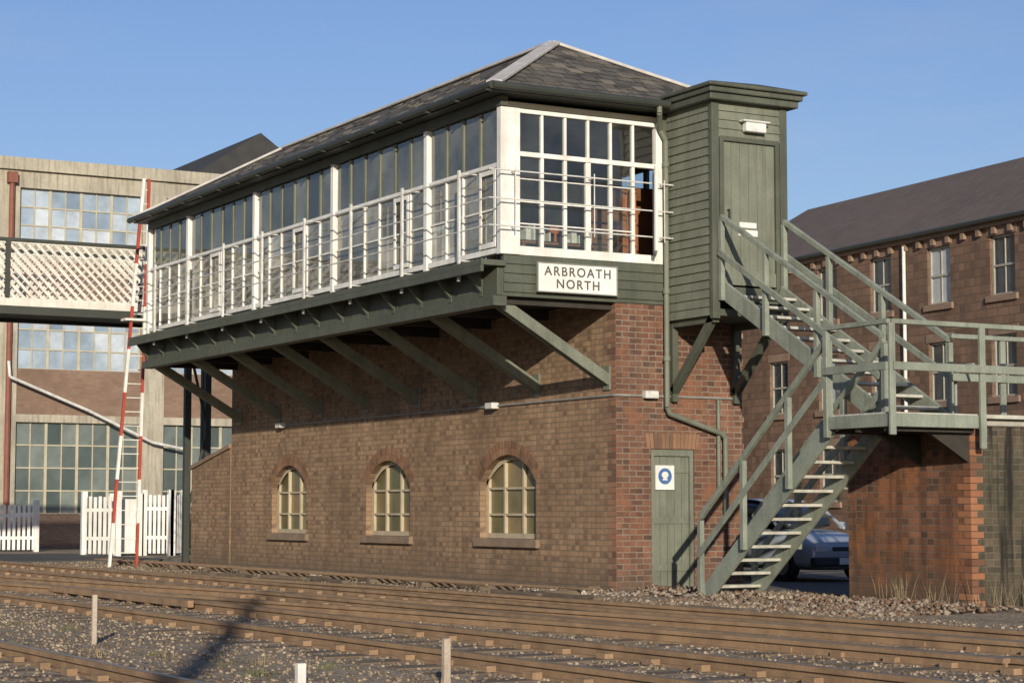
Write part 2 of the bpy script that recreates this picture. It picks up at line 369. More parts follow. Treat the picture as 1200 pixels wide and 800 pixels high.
    for a,b in ((.03,1.0),(3.4,8.0),(10.4,L)): gb.box(W-.05,W+.02,a,b,5.5,6.75)
    for a in (1.8,2.6,8.8,9.6): gb.box(W-.05,W+.02,a-.04,a+.04,5.5,6.75)
    gb.box(XO+.1,W,L-.05,L,4.3,7.1)
    gb.build()
    bg=MB('back_window_glass',GLASS,sb)
    for a,b in ((1.0,3.4),(8.0,10.4)): bg.quad((W-.02,a,6.75),(W-.02,b,6.75),(W-.02,b,5.5),(W-.02,a,5.5))
    bg.build(recalc=False)
    ce=MB('cabin_ceiling_and_lining',CREAMI,sb); ce.box(XO+.08,W-.06,.08,L-.08,7.0,7.08)
    ce.box(W-.09,W-.052,.1,L-.1,4.42,5.48); ce.box(W-.09,W-.052,3.45,7.95,5.482,6.99); ce.box(W-.09,W-.052,10.45,L-.1,5.482,6.99); ce.box(XO+.1,W-.1,L-.09,L-.052,4.42,6.99); ce.build()
    st=MB('oversail_struts',GREENL,sb)
    for i in range(8):
        yy=.22+i*2.07
        for s in (-.05,.05): st.beam((0.0,yy+s,3.10),(-1.84,yy+s,4.17),.06,.16)
        st.box(-.03,0,yy-.09,yy+.09,2.96,3.32)
    st.build(.006)
    ro=MB('cleaning_rails',ROD,sb)
    for z in (5.22,5.61,6.02):
        ro.tube((-2.22,-.2,z),(-2.22,L,z),.012,6); ro.tube((-2.22,-.2,z),(.98,-.2,z),.011,6)
    for i in range(8):
        yy=.72+i*1.87; ro.box(-2.245,-2.21,yy-.024,yy+.024,4.5,6.12)
        ro.tube((-2.22,yy,6.08),(XO-.03,yy,6.08),.011,6); ro.tube((-2.22,yy,4.80),(XO-.03,yy,4.80),.011,6)
    for xx in (-1.8,-.48,.74): 
        ro.tube((xx,-.2,5.15),(xx,-.2,6.08),.009,6); 
        for z in (5.22,6.02): ro.tube((xx,-.2,z),(xx,-.04,z),.009,6)
    ro.build()
    ex0,ex1,ey0,ey1,ez=-2.22,2.58,-.32,15.32,7.22; rx=.18; rz=8.54; hy=2.4
    r=MB('slate_roof',SLATE,sb)
    A,B,C,D=(ex0,ey0,ez),(ex1,ey0,ez),(ex1,ey1,ez),(ex0,ey1,ez); P,Q=(rx,ey0+hy,rz),(rx,ey1-hy,rz)
    r.quad(A,B,P); r.quad(B,C,Q,P); r.quad(C,D,Q); r.quad(D,A,P,Q); r.build(recalc=True)
    # slipped and raised slates on the two visible slopes
    ls=MB('loose_slates',islandmat('odd_slate',(.06,.058,.055),(.20,.175,.14),(.11,.10,.088)),sb)
    rs=random.Random(11)
    sl=(rz-ez)/(rx-ex0)
    for i in range(150):
        t=rs.uniform(.04,.9); yy=rs.uniform(ey0+hy*t+.3,ey1-hy*t-.5); xx=ex0+(rx-ex0)*t; z=ez+(rz-ez)*t
        ls.beam((xx,yy,z+.012),(xx+.16,yy,z+.16*sl+.008),.22,.012)
    slg=(rz-ez)/hy
    for i in range(40):
        t=rs.uniform(.04,.8); xx=rs.uniform(ex0+(rx-ex0)*t+.25,ex1-(ex1-rx)*t-.25); yy=ey0+hy*t; z=ez+(rz-ez)*t
        ls.beam((xx,yy,z+.012),(xx,yy+.16,z+.16*slg+.008),.22,.012)
    ls.build()
    so=MB('eaves_soffit',GREENV,sb); so.box(ex0+.03,ex1-.03,ey0+.03,ey1-.03,7.135,7.20); so.build()
    gu=MB('gutters',GREENV,sb)
    for a,b in ((( ex0-.05,ey0-.05),(ex0-.05,ey1)),((ex0-.05,ey0-.05),(.72,ey0-.05)),((ex1+.05,ey0),(ex1+.05,ey1))):
        gu.tube((a[0],a[1],7.19),(b[0],b[1],7.19),.06,10)
    for i in range(17): gu.box(ex0-.12,ex0-.0,ey0+i*.95,ey0+i*.95+.03,7.11,7.135)
    gu.build()
    le=MB('hip_and_ridge_flashing',LEAD,sb)
    up=Vector((0,0,.02))
    for a,b,ww in ((A,P,.24),(B,P,.15),(P,Q,.17),(C,Q,.17),(D,Q,.17)): le.beam(Vector(a)+up,Vector(b)+up,ww,.05)
    le.build(.01)
    lv=MB('lever_frame',BLACK,sb); lv.box(-.9,-.35,2,13,4.42,4.75); 
    lv.box(-.75,-.45,2,13,6.05,6.12)
    for i in range(12): lv.box(-.72,-.48,2.3+i*.9,2.75+i*.9,6.12,6.42)
    lv.build()
    for nm,c,off in (('red_levers',(.5,.04,.03),0),('white_levers',(.7,.7,.7),1),('blue_levers',(.05,.1,.4),2)):
        q=MB(nm,pmat(nm+'_paint',c,None,5,.4),sb)
        for i in range(off,70,3):
            yy=2.1+i*.155; q.tube((-.62,yy,4.75),(-.66,yy,5.75),.016,6); 
        q.build()
    f=MB('cabin_furniture',pmat('brown_wood',(.26,.12,.06),(.18,.08,.04),5,.5),sb)
    f.box(-1.3,0,.5,1.1,5.1,5.15); 
    for a,b in ((-1.28,.52),(-.05,.52),(-1.28,1.06),(-.05,1.06)): f.box(a,a+.05,b,b+.05,4.42,5.1)
    f.box(.3,.9,1.2,1.25,4.6,5.8); f.box(1.0,2.1,1.2,1.8,4.42,6.2)
    for zz in (5.5,5.9): f.box(-1.2,-.3,1.6,1.8,zz,zz+.03)
    f.build()
    f=MB('orange_curtain',pmat('orange_cloth',(.50,.14,.05),None,8,.9),sb)
    for i in range(5): f.box(.24+i*.05,.27+i*.05,.16+.02*(i%2),.19+.02*(i%2),5.0,5.95)
    f.box(XO+.2,XO+.24,5.2,5.45,4.95,5.9); f.box(-.78,-.62,.55,.6,5.15,5.38); f.build()
    f=MB('desk_clutter',WHITE,sb)
    for i in range(9): 
        a=-1.2+i*.13; f.box(a,a+random.uniform(.05,.12),.55,.8,5.15,5.15+random.uniform(.05,.3))
    f.build()
cabin()

def nameboard():
    b=MB('name_board_panel',WHITE,sb); b.box(-1.385,-.06,-.13,-.10,4.33,4.735); b.build(.004)
    k=MB('name_board_border',pmat('board_edge',(.25,.25,.22),None,5,.6),sb)
    x0,x1,z0,z1=-1.40,-.045,4.315,4.75
    k.box(x0,x1,-.14,-.095,z0-.0,z0+.014);k.box(x0,x1,-.14,-.095,z1-.014,z1);k.box(x0,x0+.014,-.14,-.095,z0+.014,z1-.014);k.box(x1-.014,x1,-.14,-.095,z0+.014,z1-.014)
    k.build()
    inkm=pmat('faded_black_lettering',(.06,.055,.05),(.12,.11,.10),12,.7)
    for t,z,n in (('ARBROATH',4.565,'name_board_text_arbroath'),('NORTH',4.385,'name_board_text_north')):
        cu=bpy.data.curves.new(n,'FONT'); cu.body=t; cu.size=.185; cu.align_x='CENTER'; cu.space_character=1.24; cu.extrude=.003; cu.offset=.002
        o=bpy.data.objects.new(n,cu); sc.collection.objects.link(o); o.rotation_euler=(math.pi/2,0,0); o.location=(-.72,-.134,z); o.parent=sb
        cu.materials.append(inkm)
nameboard()

def lobby():
    x0,x1,y0,y1,z0,z1=.91,2.19,-1.21,-.035,4.0,7.12
    g=MB('lobby_weatherboards',GREENL,sb)
    nb=24; h=(z1-z0)/nb
    dx0,dx1,dz0,dz1=1.09,2.02,4.45,6.55
    for i in range(nb):
        z=z0+i*h; e_=random.uniform(-.004,.004)
        g.prism([(x0-.028+e_,z),(x0-.006,z+h),(x0+.03,z+h),(x0+.03,z)],'y',y0+.05,y1)
        g.prism([(x1+.028,z),(x1+.006,z+h),(x1-.03,z+h),(x1-.03,z)],'y',y0+.05,y1)
        if z>dz1: g.prism([(y0-.028,z),(y0-.006,z+h),(y0+.03,z+h),(y0+.03,z)],'x',x0+.05,x1-.05)
    g.build()
    t=MB('lobby_trim',GREEN,sb)
    t.box(x0-.035,x0+.09,y0-.035,y0+.05,z0-.05,z1); t.box(x1-.09,x1+.035,y0-.035,y0+.05,z0-.05,z1)
    t.box(dx0-.07,dx0,y0-.032,y0+.04,4.2,dz1+.07); t.box(dx1,dx1+.07,y0-.032,y0+.04,4.2,dz1+.07); t.box(dx0,dx1,y0-.032,y0+.04,dz1,dz1+.07)
    t.box(x0+.05,x1-.05,y0+.04,y1,z0,z0+.1); t.box(x0+.05,x1-.05,y0-.02,y0+.04,4.2,4.42)
    for xx in (x0+.08,x1-.08):
        t.beam((xx,-.05,2.95),(xx,y0+.12,3.98),.1,.12); t.box(xx-.05,xx+.05,-.10,-.01,2.8,4.0); t.box(xx-.05,xx+.05,y0+.05,-.1,3.9,3.998)
    t.build(.005)
    r=MB('lobby_roof_cornice',GREEN,sb)
    r.box(.78,2.36,-1.36,.15,7.12,7.22); r.box(.74,2.41,-1.41,.15,7.223,7.30); r.box(.70,2.46,-1.46,.15,7.303,7.36); r.build(.012)
    r=MB('lobby_roof_felt',GREENV,sb); r.prism([(.72,7.362),(2.44,7.362),(1.58,7.385)],'y',-1.44,.6); r.build()
    d=MB('lobby_door',GREENL,sb)
    n=6; w=(dx1-dx0)/n
    for i in range(n): d.box(dx0+i*w+.003,dx0+(i+1)*w-.003,y0+.012,y0+.05,dz0,dz1-.003)
    d.box(dx0,dx1,y0-.01,y0+.01,dz0,dz0+.2); d.build(.003)
    k=MB('door_notices',WHITE,sb); k.box(1.38,1.68,y0-.0,y0+.011,5.30,5.38); k.box(1.36,1.70,y0-.001,y0+.011,5.18,5.27); k.build()
    k=MB('door_lamp',pmat('lamp_diffuser',(.75,.75,.70),None,5,.3),sb); k.box(1.42,1.78,y0-.14,y0-.03,6.70,6.84); k.box(1.36,1.84,y0-.16,y0-.03,6.842,6.87); k.build(.01)
    k=MB('door_handle',BLACK,sb); k.tube((1.17,y0-.05,5.35),(1.17,y0-.05,5.55),.012); k.tube((1.17,y0-.05,5.36),(1.17,y0+.02,5.36),.01);k.tube((1.17,y0-.05,5.54),(1.17,y0+.02,5.54),.01); k.build()
    p=MB('drain_pipe',GREENL,sb)
    p.path([(.55,-.37,7.15),(.55,-.37,7.05),(.72,-.12,6.85),(.82,-.12,6.7),(.82,-.12,2.72),(.88,-.10,2.62),(1.82,-.10,2.34),(1.88,-.10,2.28),(1.88,-.10,1.1)],.04,10)
    for z in (6.3,5.2,4.4,3.4): p.tube((.82,-.12,z),(.82,-.12,z+.07),.055,10)
    p.tube((1.78,-.06,2.85),(1.78,-.06,1.4),.03); p.build(smooth=False)
    c=MB('electrical_conduit',STEEL,sb)
    c.tube((-.02,12.3,2.88),(-.02,0,2.88),.018,6); c.tube((-.02,-.02,2.88),(2.2,-.02,2.88),.018,6)
    c.build()
    c=MB('conduit_lamps',ROD,sb)
    for y in (12.4,3.65): c.box(-.14,0,y-.12,y+.12,2.83,2.93)
    c.box(.45,.68,-.12,-.0,2.84,2.95); c.build(.01)
lobby()

def stairs():
    s=empty('access_staircase',(.5,-2,0))
    G=MB('stringers_and_posts',STAIRG,s); T=MB('treads',TREAD,s); R=MB('handrails',STAIRG,s)
    def flight(x0,x1,ya,za,yb,zb,n,postys,railsides=(0,1)):
        sl=(zb-za)/(yb-ya)
        for x in (x0,x1): G.beam((x,ya,za-.06),(x,yb,zb-.06),.05,.25)
        for i in range(1,n):
            f=i/n; y=ya+(yb-ya)*f; z=za+(zb-za)*f
            T.box(x0+.026,x1-.026,y-.13,y+.13,z-.04,z)
        for si in railsides:
            x=(x0-.06,x1+.06)[si]
            for y in postys:
                z=za+sl*(y-ya); G.box(x-.035,x+.035,y-.04,y+.04,z-.2,z+.98)
            xr=x-.0
            R.beam((xr,postys[0],za+sl*(postys[0]-ya)+1.02),(xr,postys[-1],za+sl*(postys[-1]-ya)+1.02),.07,.07)
            xr=x+(-.05 if si==0 else .05)
            R.beam((xr,postys[0],za+sl*(postys[0]-ya)+.5),(xr,postys[-1],za+sl*(postys[-1]-ya)+.5),.03,.09)
    flight(.10,.88,-2.0,0,-5.0,2.38,13,(-2.1,-3.1,-4.1,-4.95))
    flight(1.05,2.05,-1.27,4.42,-4.9,2.38,12,(-1.3,-2.35,-3.5,-4.85))
    D=MB('landing_deck',TREAD,s)
    for i in range(8):
        y=-6.13+i*.155; D.box(.04,3.0,y+.004,y+.15,2.33,2.38)
    D.build(.004)
    G.box(.0,1.38,-6.2,-6.14,2.2,2.36); G.box(0.0,.035,-6.13,-4.9,2.2,2.36)
    for y,xs in ((-6.17,(.02,1.45,3.9,6.4,8.9,11.4)),(-4.86,(3.0,5.4,7.9,10.4))):
        for x in xs: G.box(x-.045,x+.045,y-.085+.04,y+.0,1.95 if y<-6 and x>1 else 2.1,3.45)
    G.box(-.02,.05,-4.98,-4.90,2.1,3.45)
    R.beam((.02,-6.17,3.47),(12,-6.17,3.47),.09,.06); R.beam((.02,-6.225,2.93),(12,-6.225,2.93),.03,.10)
    R.beam((.015,-6.17,3.472),(.015,-4.92,3.472),.08,.06); R.beam((-.035,-6.17,2.93),(-.035,-4.92,2.93),.03,.10)
    R.beam((2.1,-4.88,3.47),(12,-4.88,3.47),.08,.06); R.beam((2.1,-4.92,2.93),(12,-4.92,2.93),.03,.1)
    G.build(.006); R.build(.006); T.build(.005)
    U=MB('landing_joists',DARK,s)
    for y in (-6.05,-5.5,-4.98): U.box(.04,1.395,y-.04,y+.04,2.15,2.325)
    for y in (-5.95,-5.05): U.prism([(.75,2.148),(1.395,2.148),(1.395,1.78)],'y',y-.04,y+.04)
    U.build()
    H=MB('tubular_rail_end',STEEL,s)
    H.path([(2.25,-4.8,2.4),(2.25,-4.8,2.95),(2.22,-4.95,3.08),(2.2,-5.2,3.08),(2.2,-5.35,2.95),(2.2,-5.35,2.4)],.022,8); H.build()
    F=MB('foot_pads',TREAD,s); F.box(0.0,1.0,-2.15,-1.75,-.02,.05); F.build()
stairs()

# ------------------------------------------------------------ retaining wall
rw=empty('brick_retaining_wall',(1.4,-6,0))
m=MB('wall_side_face',BRICKW,rw); m.box(1.4,22,-5.995,-3.6,-.1,2.24); m.build()
m=MB('wall_front_face',BRICKWF,rw); m.box(1.405,22,-6.0,-5.99,-.1,2.24); m.build()
m=MB('wall_coping',pmat('concrete_coping',(.42,.40,.35),(.30,.28,.24),3,.9,.3,30),rw); m.box(1.37,22,-6.03,-3.57,2.243,2.325); m.build(.01)
m=MB('wall_corner_bricks',islandmat('corner_brick',(.30,.13,.07),(.15,.075,.05),(.36,.17,.09),nz=.5),rw)
for i in range(26):
    l=.235 if i%2 else .12
    m.box(1.395,1.6 if i%2==0 else 1.5,-6.006,-6.0+l,.005+i*.085,.081+i*.085)
m.build()

# ------------------------------------------------------------ right stone mill
def stone_mill():
    e=empty('stone_mill_building',(29,26.2,0))
    th=math.radians(4.7); ex=Vector((math.sin(th),math.cos(th),0)); nx=Vector((math.cos(th),-math.sin(th),0))
    O=Vector((29,26.2,0))
    def P(s,d,z): return O+ex*s+nx*d+Vector((0,0,z))
    ST=brickmat('mill_sandstone',(.19,.118,.080),(.235,.148,.102),(.14,.094,.066),bw=.55,rh=.27,ms=.02,stainc=(.10,.066,.047),stain=.75,light=(.28,.195,.14),thirdc=(.11,.072,.055),third=.25,lightamt=.4)
    DRESS=pmat('mill_dressed_stone',(.28,.19,.135),(.20,.138,.10),2,.9,.2,20)
    RF=brickmat('mill_slate',(.135,.105,.086),(.165,.133,.11),(.075,.06,.05),bw=.4,rh=.16,ms=.01,stainc=(.18,.14,.112),stain=.5,rough=.8)
    WD=pmat('mill_window_glass',(.03,.035,.04),(.06,.07,.08),3,.12); WB=pmat('mill_window_blind',(.45,.48,.48),(.34,.37,.38),3,.3)
    SF=pmat('mill_sash_paint',(.42,.39,.32),(.30,.28,.23),3,.6)
    w=MB('stone_walls',ST,e); d=MB('window_dressings',DRESS,e); g=MB('window_panes',WD,e); bl=MB('blinds',WB,e); f=MB('sash_frames',SF,e)
    s0,s1,H,DEP=-40,16,10.35,11
    rows=[(1.5,3.45),(4.75,6.7),(7.95,9.85)]
    cols=[c for c in [-3.4+3.3*k for k in range(-11,6)] if s0+1.5<c<s1-1.2]
    zs=[0]+[z for r in rows for z in r]+[H]
    hw=.62
    ss=[s0]+[v for c in cols for v in (c-hw,c+hw)]+[s1]
    for i in range(len(ss)-1):
        for j in range(len(zs)-1):
            if i%2==1 and j%2==1: continue
            w.quad(P(ss[i],0,zs[j]),P(ss[i+1],0,zs[j]),P(ss[i+1],0,zs[j+1]),P(ss[i],0,zs[j+1]))
    w.quad(P(s0,0,0),P(s0,DEP,0),P(s0,DEP,H),P(s0,DEP/2,H+3.1),P(s0,0,H)); w.quad(P(s1,0,0),P(s1,DEP,0),P(s1,DEP,H),P(s1,DEP/2,H+3.1),P(s1,0,H)); w.quad(P(s0,DEP,0),P(s1,DEP,0),P(s1,DEP,H),P(s0,DEP,H))
    def obox(mb,sa,sb_,da,db,za,zb):
        c=[P(s,dd,z) for z in (za,zb) for (s,dd) in ((sa,da),(sb_,da),(sb_,db),(sa,db))]
        mb.add(c,[(0,3,2,1),(4,5,6,7),(0,1,5,4),(1,2,6,5),(2,3,7,6),(3,0,4,7)])
    for ci,c in enumerate(cols):
        for ri,(za,zb) in enumerate(rows):
            for sgn in (-1,1): w.quad(P(c+sgn*hw,0,za),P(c+sgn*hw,.2,za),P(c+sgn*hw,.2,zb),P(c+sgn*hw,0,zb))
            w.quad(P(c-hw,0,zb),P(c+hw,0,zb),P(c+hw,.2,zb),P(c-hw,.2,zb))
            obox(d,c-hw-.15,c+hw+.15,-.09,.2,za-.2,za); obox(d,c-hw-.12,c+hw+.12,-.02,.05,zb+.002,zb+.28)
            t=.07
            obox(f,c-hw,c-hw+t,.1,.17,za,zb); obox(f,c+hw-t,c+hw,.1,.17,za,zb); obox(f,c-hw+t,c+hw-t,.1,.17,za,za+t); obox(f,c-hw+t,c+hw-t,.1,.17,zb-t,zb)
            mid=(za+zb)/2; obox(f,c-hw+t,c+hw-t,.1,.16,mid-.035,mid+.035)
            obox(f,c-.015,c+.015,.11,.15,za+t,mid-.035);obox(f,c-.015,c+.015,.11,.15,mid+.035,zb-t)
            mb=bl if (ci+ri*2)%5==0 else g
            mb.quad(P(c-hw,.155,za),P(c+hw,.155,za),P(c+hw,.155,zb),P(c-hw,.155,zb))
    obox(d,s0-.1,s1+.1,-.16,.1,H-.22,H)
    for k in range(int((s1-s0)/.8)): obox(d,s0+k*.8,s0+k*.8+.18,-.13,-.0,H-.45,H-.223)
    w.build(recalc=False); d.build(); g.build(recalc=False); bl.build(recalc=False); f.build()
    r=MB('slate_roof',RF,e)
    r.quad(P(s0-.2,-.25,H),P(s1+.2,-.25,H),P(s1+.2,DEP/2,H+3.25),P(s0-.2,DEP/2,H+3.25)); r.quad(P(s0-.2,DEP+.25,H),P(s1+.2,DEP+.25,H),P(s1+.2,DEP/2,H+3.25),P(s0-.2,DEP/2,H+3.25)); r.build(recalc=False)
    p=MB('rainwater_pipes',WHITE,e)
    for s in (1.7,-11.5,): a=P(s,-.1,0.3); p.tube(a,P(s,-.1,H-.3),.06)
    p.build()
    gt=MB('eaves_gutter',GREENV,e); gt.tube(P(s0,-.3,H-.02),P(s1,-.3,H-.02),.08); gt.build()
stone_mill()

# ------------------------------------------------------------ left factory
def factory():
    e=empty('factory_building',(6,38.9,0)); Y=38.9
    C=pmat('painted_concrete',(.45,.41,.32),(.33,.30,.235),.8,.9,.2,12,streak=.7,streakc=(.15,.13,.10))
    BK=brickmat('factory_brick',(.23,.145,.10),(.29,.185,.13),(.24,.19,.15),stainc=(.12,.078,.056),stain=.6,light=(.32,.25,.19))
    GP=islandmat('blue_grey_panes',(.20,.27,.35),(.55,.60,.64),(.38,.46,.54),.15,.6,nz=.5); GD=islandmat('dark_panes',(.06,.085,.085),(.22,.25,.23),(.12,.15,.145),.12,.6,nz=.5)  # upper-storey panes vary between slate blue and pale blue-grey
    FR=pmat('factory_window_bars',(.48,.44,.32),(.38,.34,.25),3,.7)
    c=MB('concrete_frame',C,e); b=MB('brick_panels',BK,e); gp=MB('pale_panes',GP,e); gd=MB('dark_panes',GD,e); f=MB('window_bars',FR,e)
    X0,X1,H=.3,26.5,12.35
    bays=[(2.05,6.15),(6.95,11.05),(11.85,15.95),(16.75,20.85),(21.65,25.75)]
    c.box(X0,X1,Y+.35,Y+20,0,H-.01)
    px=[X0]+[v for bb in bays for v in bb]+[X1]
    for i in range(0,len(px),2): c.box(px[i],px[i+1],Y,Y+.36,0,H)
    c.box(X0-.1,X1+.1,Y-.12,Y-.002,H-.3,H+.1)
    for a,bb in bays:
        c.box(a,bb,Y+.02,Y+.36,11.5,H-.002); c.box(a,bb,Y+.03,Y+.36,9.2,9.72); c.box(a,bb,Y+.03,Y+.36,7.6,8.0); b.box(a,bb,Y+.05,Y+.36,8.0,9.2)
        b.box(a,bb,Y+.05,Y+.36,4.25,5.7); c.box(a,bb,Y+.02,Y+.36,4.0,4.248); b.box(a,bb,Y+.05,Y+.36,0,1.1)
        for (z0,z1,g,nx,nz) in ((9.72,11.5,gp,8,3),(5.7,7.6,gp,8,3),(1.1,4.0,gd,8,4)):
            w=(bb-a)/nx; h=(z1-z0)/nz
            for i in range(nx+1):
                t=.045 if i%2==0 else .018; f.box(max(a,a+i*w-t),min(bb,a+i*w+t),Y+.15,Y+.22,z0,z1)
            for j in range(nz+1): f.box(a+.05,bb-.05,Y+.155,Y+.215,max(z0,z0+j*h-.022),min(z1,z0+j*h+.022))
            for i in range(nx):
                for j in range(nz):
                    o=random.uniform(-.006,.006); q=[(a+i*w,Y+.19+o,z0+j*h),(a+i*w+w,Y+.19-o,z0+j*h),(a+i*w+w,Y+.19,z0+j*h+h),(a+i*w,Y+.19,z0+j*h+h)]
                    g.quad(*q)
    for m_ in (c,b,f): m_.build()
    gp.build(recalc=False); gd.build(recalc=False)
    p=MB('cast_iron_pipes',pmat('pipe_red_oxide',(.24,.09,.06),None,3,.7),e); p.tube((1.75,Y-.12,0),(1.75,Y-.12,11.7),.09); p.box(1.6,1.9,Y-.25,Y-.02,11.6,11.95); p.build()
    p=MB('sloping_service_pipe',ROD,e); p.path([(1.7,Y-.3,5.9),(1.75,Y-.3,5.4),(4.3,Y-.3,4.4),(6.5,Y-.3,3.4),(7.6,Y-.3,3.2)],.05); p.build()
    k=MB('rear_roof',pmat('rear_roof_felt',(.05,.05,.05),(.035,.035,.035),2,.9),e)
    k.prism([(8.2,H),(11.5,14.6),(14.8,H)],'y',Y+3,Y+18); k.build()
factory()

# ------------------------------------------------------------ footbridge
def footbridge():
    e=empty('lattice_footbridge',(-6,18,0))
    LM=pmat('bridge_white_paint',(.74,.72,.64),(.60,.57,.50),3,.7,streak=.35,streakc=(.36,.28,.2)); DG=pmat('bridge_dark_paint',(.05,.055,.045),None,3,.6)
    m=MB('lattice_parapets',LM,e); d=MB('deck_girders',DG,e)
    xa,xb=-16.0,1.2
    for y in (17.9,19.8):
        z0,z1=5.72,6.95
        st=.205; h=z1-z0
        x=xa-h
        while x<xb:
            a0=max(x,xa); a1=min(x+h,xb)
            if a1>a0:
                m.beam((a0,y,z0+(a0-x)),(a1,y,z0+(a1-x)),.012,.062,up=(0,1,0)); m.beam((a0,y-.015,z1-(a0-x)),(a1,y-.015,z1-(a1-x)),.062,.012,up=(0,1,0))
            x+=st
        m.box(xa,xb,y-.06,y+.06,z0-.16,z0+.02); m.box(xa,xb,y-.03,y+.03,z1-.04,z1-.001)
        d.box(xa,xb,y-.07,y+.07,z1,z1+.07); d.box(xa,xb,y-.1,y+.1,5.38,5.555)
        x=xb-1.7
        while x>=xa: d.box(x-.05,x+.05,y-.07,y+.05,z0,z1); x-=3.6
    d.box(xa,xb,18.01,19.69,5.45,5.54)
    for x in (-15.2,-14.6):
        for y in (17.95,19.75): d.box(x-.09,x+.09,y-.09,y+.09,0,5.378)
    for x,y in ((.02,17.95),(.5,17.95),(1.1,19.75),(.7,19.75)): d.box(x-.065,x+.065,y-.065,y+.065,0,5.378)
    d.beam((.02,17.95,1),(.5,17.95,3),.05,.05); d.beam((.5,17.95,3),(.02,17.95,5),.05,.05)
    m.build(); d.build()
    t=MB('bridge_stair',DG,e)
    for y in (18.0,19.7): t.beam((1.2,y,5.55),(9.5,y,.1),.06,.3); t.beam((1.2,y,6.6),(9.5,y,1.1),.05,.06)
    for i in range(30): 
        f=i/30; t.box(1.2+8.3*f,1.5+8.3*f,18.0,19.7,5.5-5.45*f,5.54-5.45*f)
    t.build()
footbridge()

def ladder():
    e=empty('striped_signal_ladder',(-1.7,16.8,0))
    r=MB('red_sections',RED,e); w=MB('white_sections',WHITE,e)
    H=8.35; N=9
    def P(s,z):
        f=z/H; hw=.30*(1-f)+.06*f; return Vector((-1.80+.40*f+s*hw,16.8,z))
    for s in (-1,1):
        for i in range(N): (r if i%2==(1 if s<0 else 0) else w).beam(P(s,H*i/N),P(s,H*(i+1)/N),.06,.06)
    z=.3
    while z<H-.1: w.tube(P(-1,z),P(1,z),.012,6); z+=.3
    w.box(-1.86,-1.1,16.7,17.0,5.25,5.3); 
    r.build(); w.build()
ladder()

# ------------------------------------------------------------ gates and fences
def picket(e,name,p,q,h,n,post=True,solid=False):
    p=Vector(p);q=Vector(q);m=MB(name,WHITE,e); d=(q-p); dn=d.normalized()
    for z in (.3*h,.78*h): m.beam(p+Vector((0,0,z)),q+Vector((0,0,z)),.04,.09)
    off=Vector((dn.y,-dn.x,0))*.035
    for i in range(n):
        c=p+d*((i+.5)/n)+off; w=d.length/n*(.98 if solid else .62)
        m.beam(c+Vector((0,0,.06)),c+Vector((0,0,h+(0 if solid else .02*(i%2)))),w,.02,up=off)
    if post:
        for c in (p,q): m.beam(c,c+Vector((0,0,h+.15)),.14,.14,up=(0,1,0))
    m.build()
e=empty('level_crossing_gate',(2,27.5,0))
picket(e,'gate_leaf_pickets',(.75,27.6,0),(1.35,26.6,0),1.55,7)
picket(e,'gate_leaf_boarded',(1.4,27.3,0),(2.2,27.3,0),1.5,5,solid=True)
picket(e,'wicket_gate',(2.3,27.3,0),(2.9,26.9,0),1.6,6)
picket(e,'gate_return',(2.95,26.9,0),(3.5,27.6,0),1.6,6)
e=empty('picket_fence',(0,34,0)); picket(e,'pickets',(-1.4,34.6,0),(1.25,33.7,0),1.35,20)

# ------------------------------------------------------------ ground, road, tracks
def groundmat():
    m,nt,b=newmat('gravel_ground'); v=posmap(nt)
    n1=ramp(nt,noise(nt,v,.35,6,.6),.35,.65); col=mixc(nt,n1,(.38,.305,.215),(.26,.20,.135))
    n2=ramp(nt,noise(nt,v,1.3,8,.7),.5,.75); col=mixc(nt,n2,col,(.17,.14,.09))
    sv=posmap(nt,(1.6,.12,1)); n3=ramp(nt,noise(nt,sv,1.0,5,.6),.46,.64); col=mixc(nt,mth(nt,'MULTIPLY',n3,.65),col,(.11,.08,.055))
    vo=nt.nodes.new('ShaderNodeTexVoronoi'); vo.inputs['Scale'].default_value=24; nt.links.new(v,vo.inputs['Vector'])
    bw=nt.nodes.new('ShaderNodeSeparateColor'); nt.links.new(vo.outputs['Color'],bw.inputs[0])
    f=ramp(nt,bw.outputs[0],.1,.95,(.0,.0,.0),(.6,.6,.6)); col=mixc(nt,f,col,(.45,.37,.27))
    f=ramp(nt,bw.outputs[1],.6,.8,(.0,.0,.0),(.5,.5,.5)); col=mixc(nt,f,col,(.13,.10,.07))
    nt.links.new(col,b.inputs['Base Color']); b.inputs['Roughness'].default_value=.95; b.inputs['Specular IOR Level'].default_value=.15
    bump(nt,b,vo.outputs['Distance'],1.0,-.03); return m
GM=groundmat()
g=MB('ground',GM); g.quad((-600,-600,0),(600,-600,0),(600,900,0),(-600,900,0)); g.build()
ASP=pmat('asphalt',(.06,.058,.052),(.09,.085,.075),1.2,.9,.3,60)
r=MB('level_crossing_road',ASP); r.box(-60,1.0,21.5,29.5,-.05,.035)
r.box(3.6,60,21.5,29.5,-.05,.008); r.build()
YD=pmat('yard_surface',(.16,.14,.11),(.11,.10,.08),1.0,.95,.4,30)
r=MB('yard_surface',YD); r.quad((2.3,-3.5,.005),(40,-3.5,.005),(40,21.4,.005),(2.3,21.4,.005)); r.build()

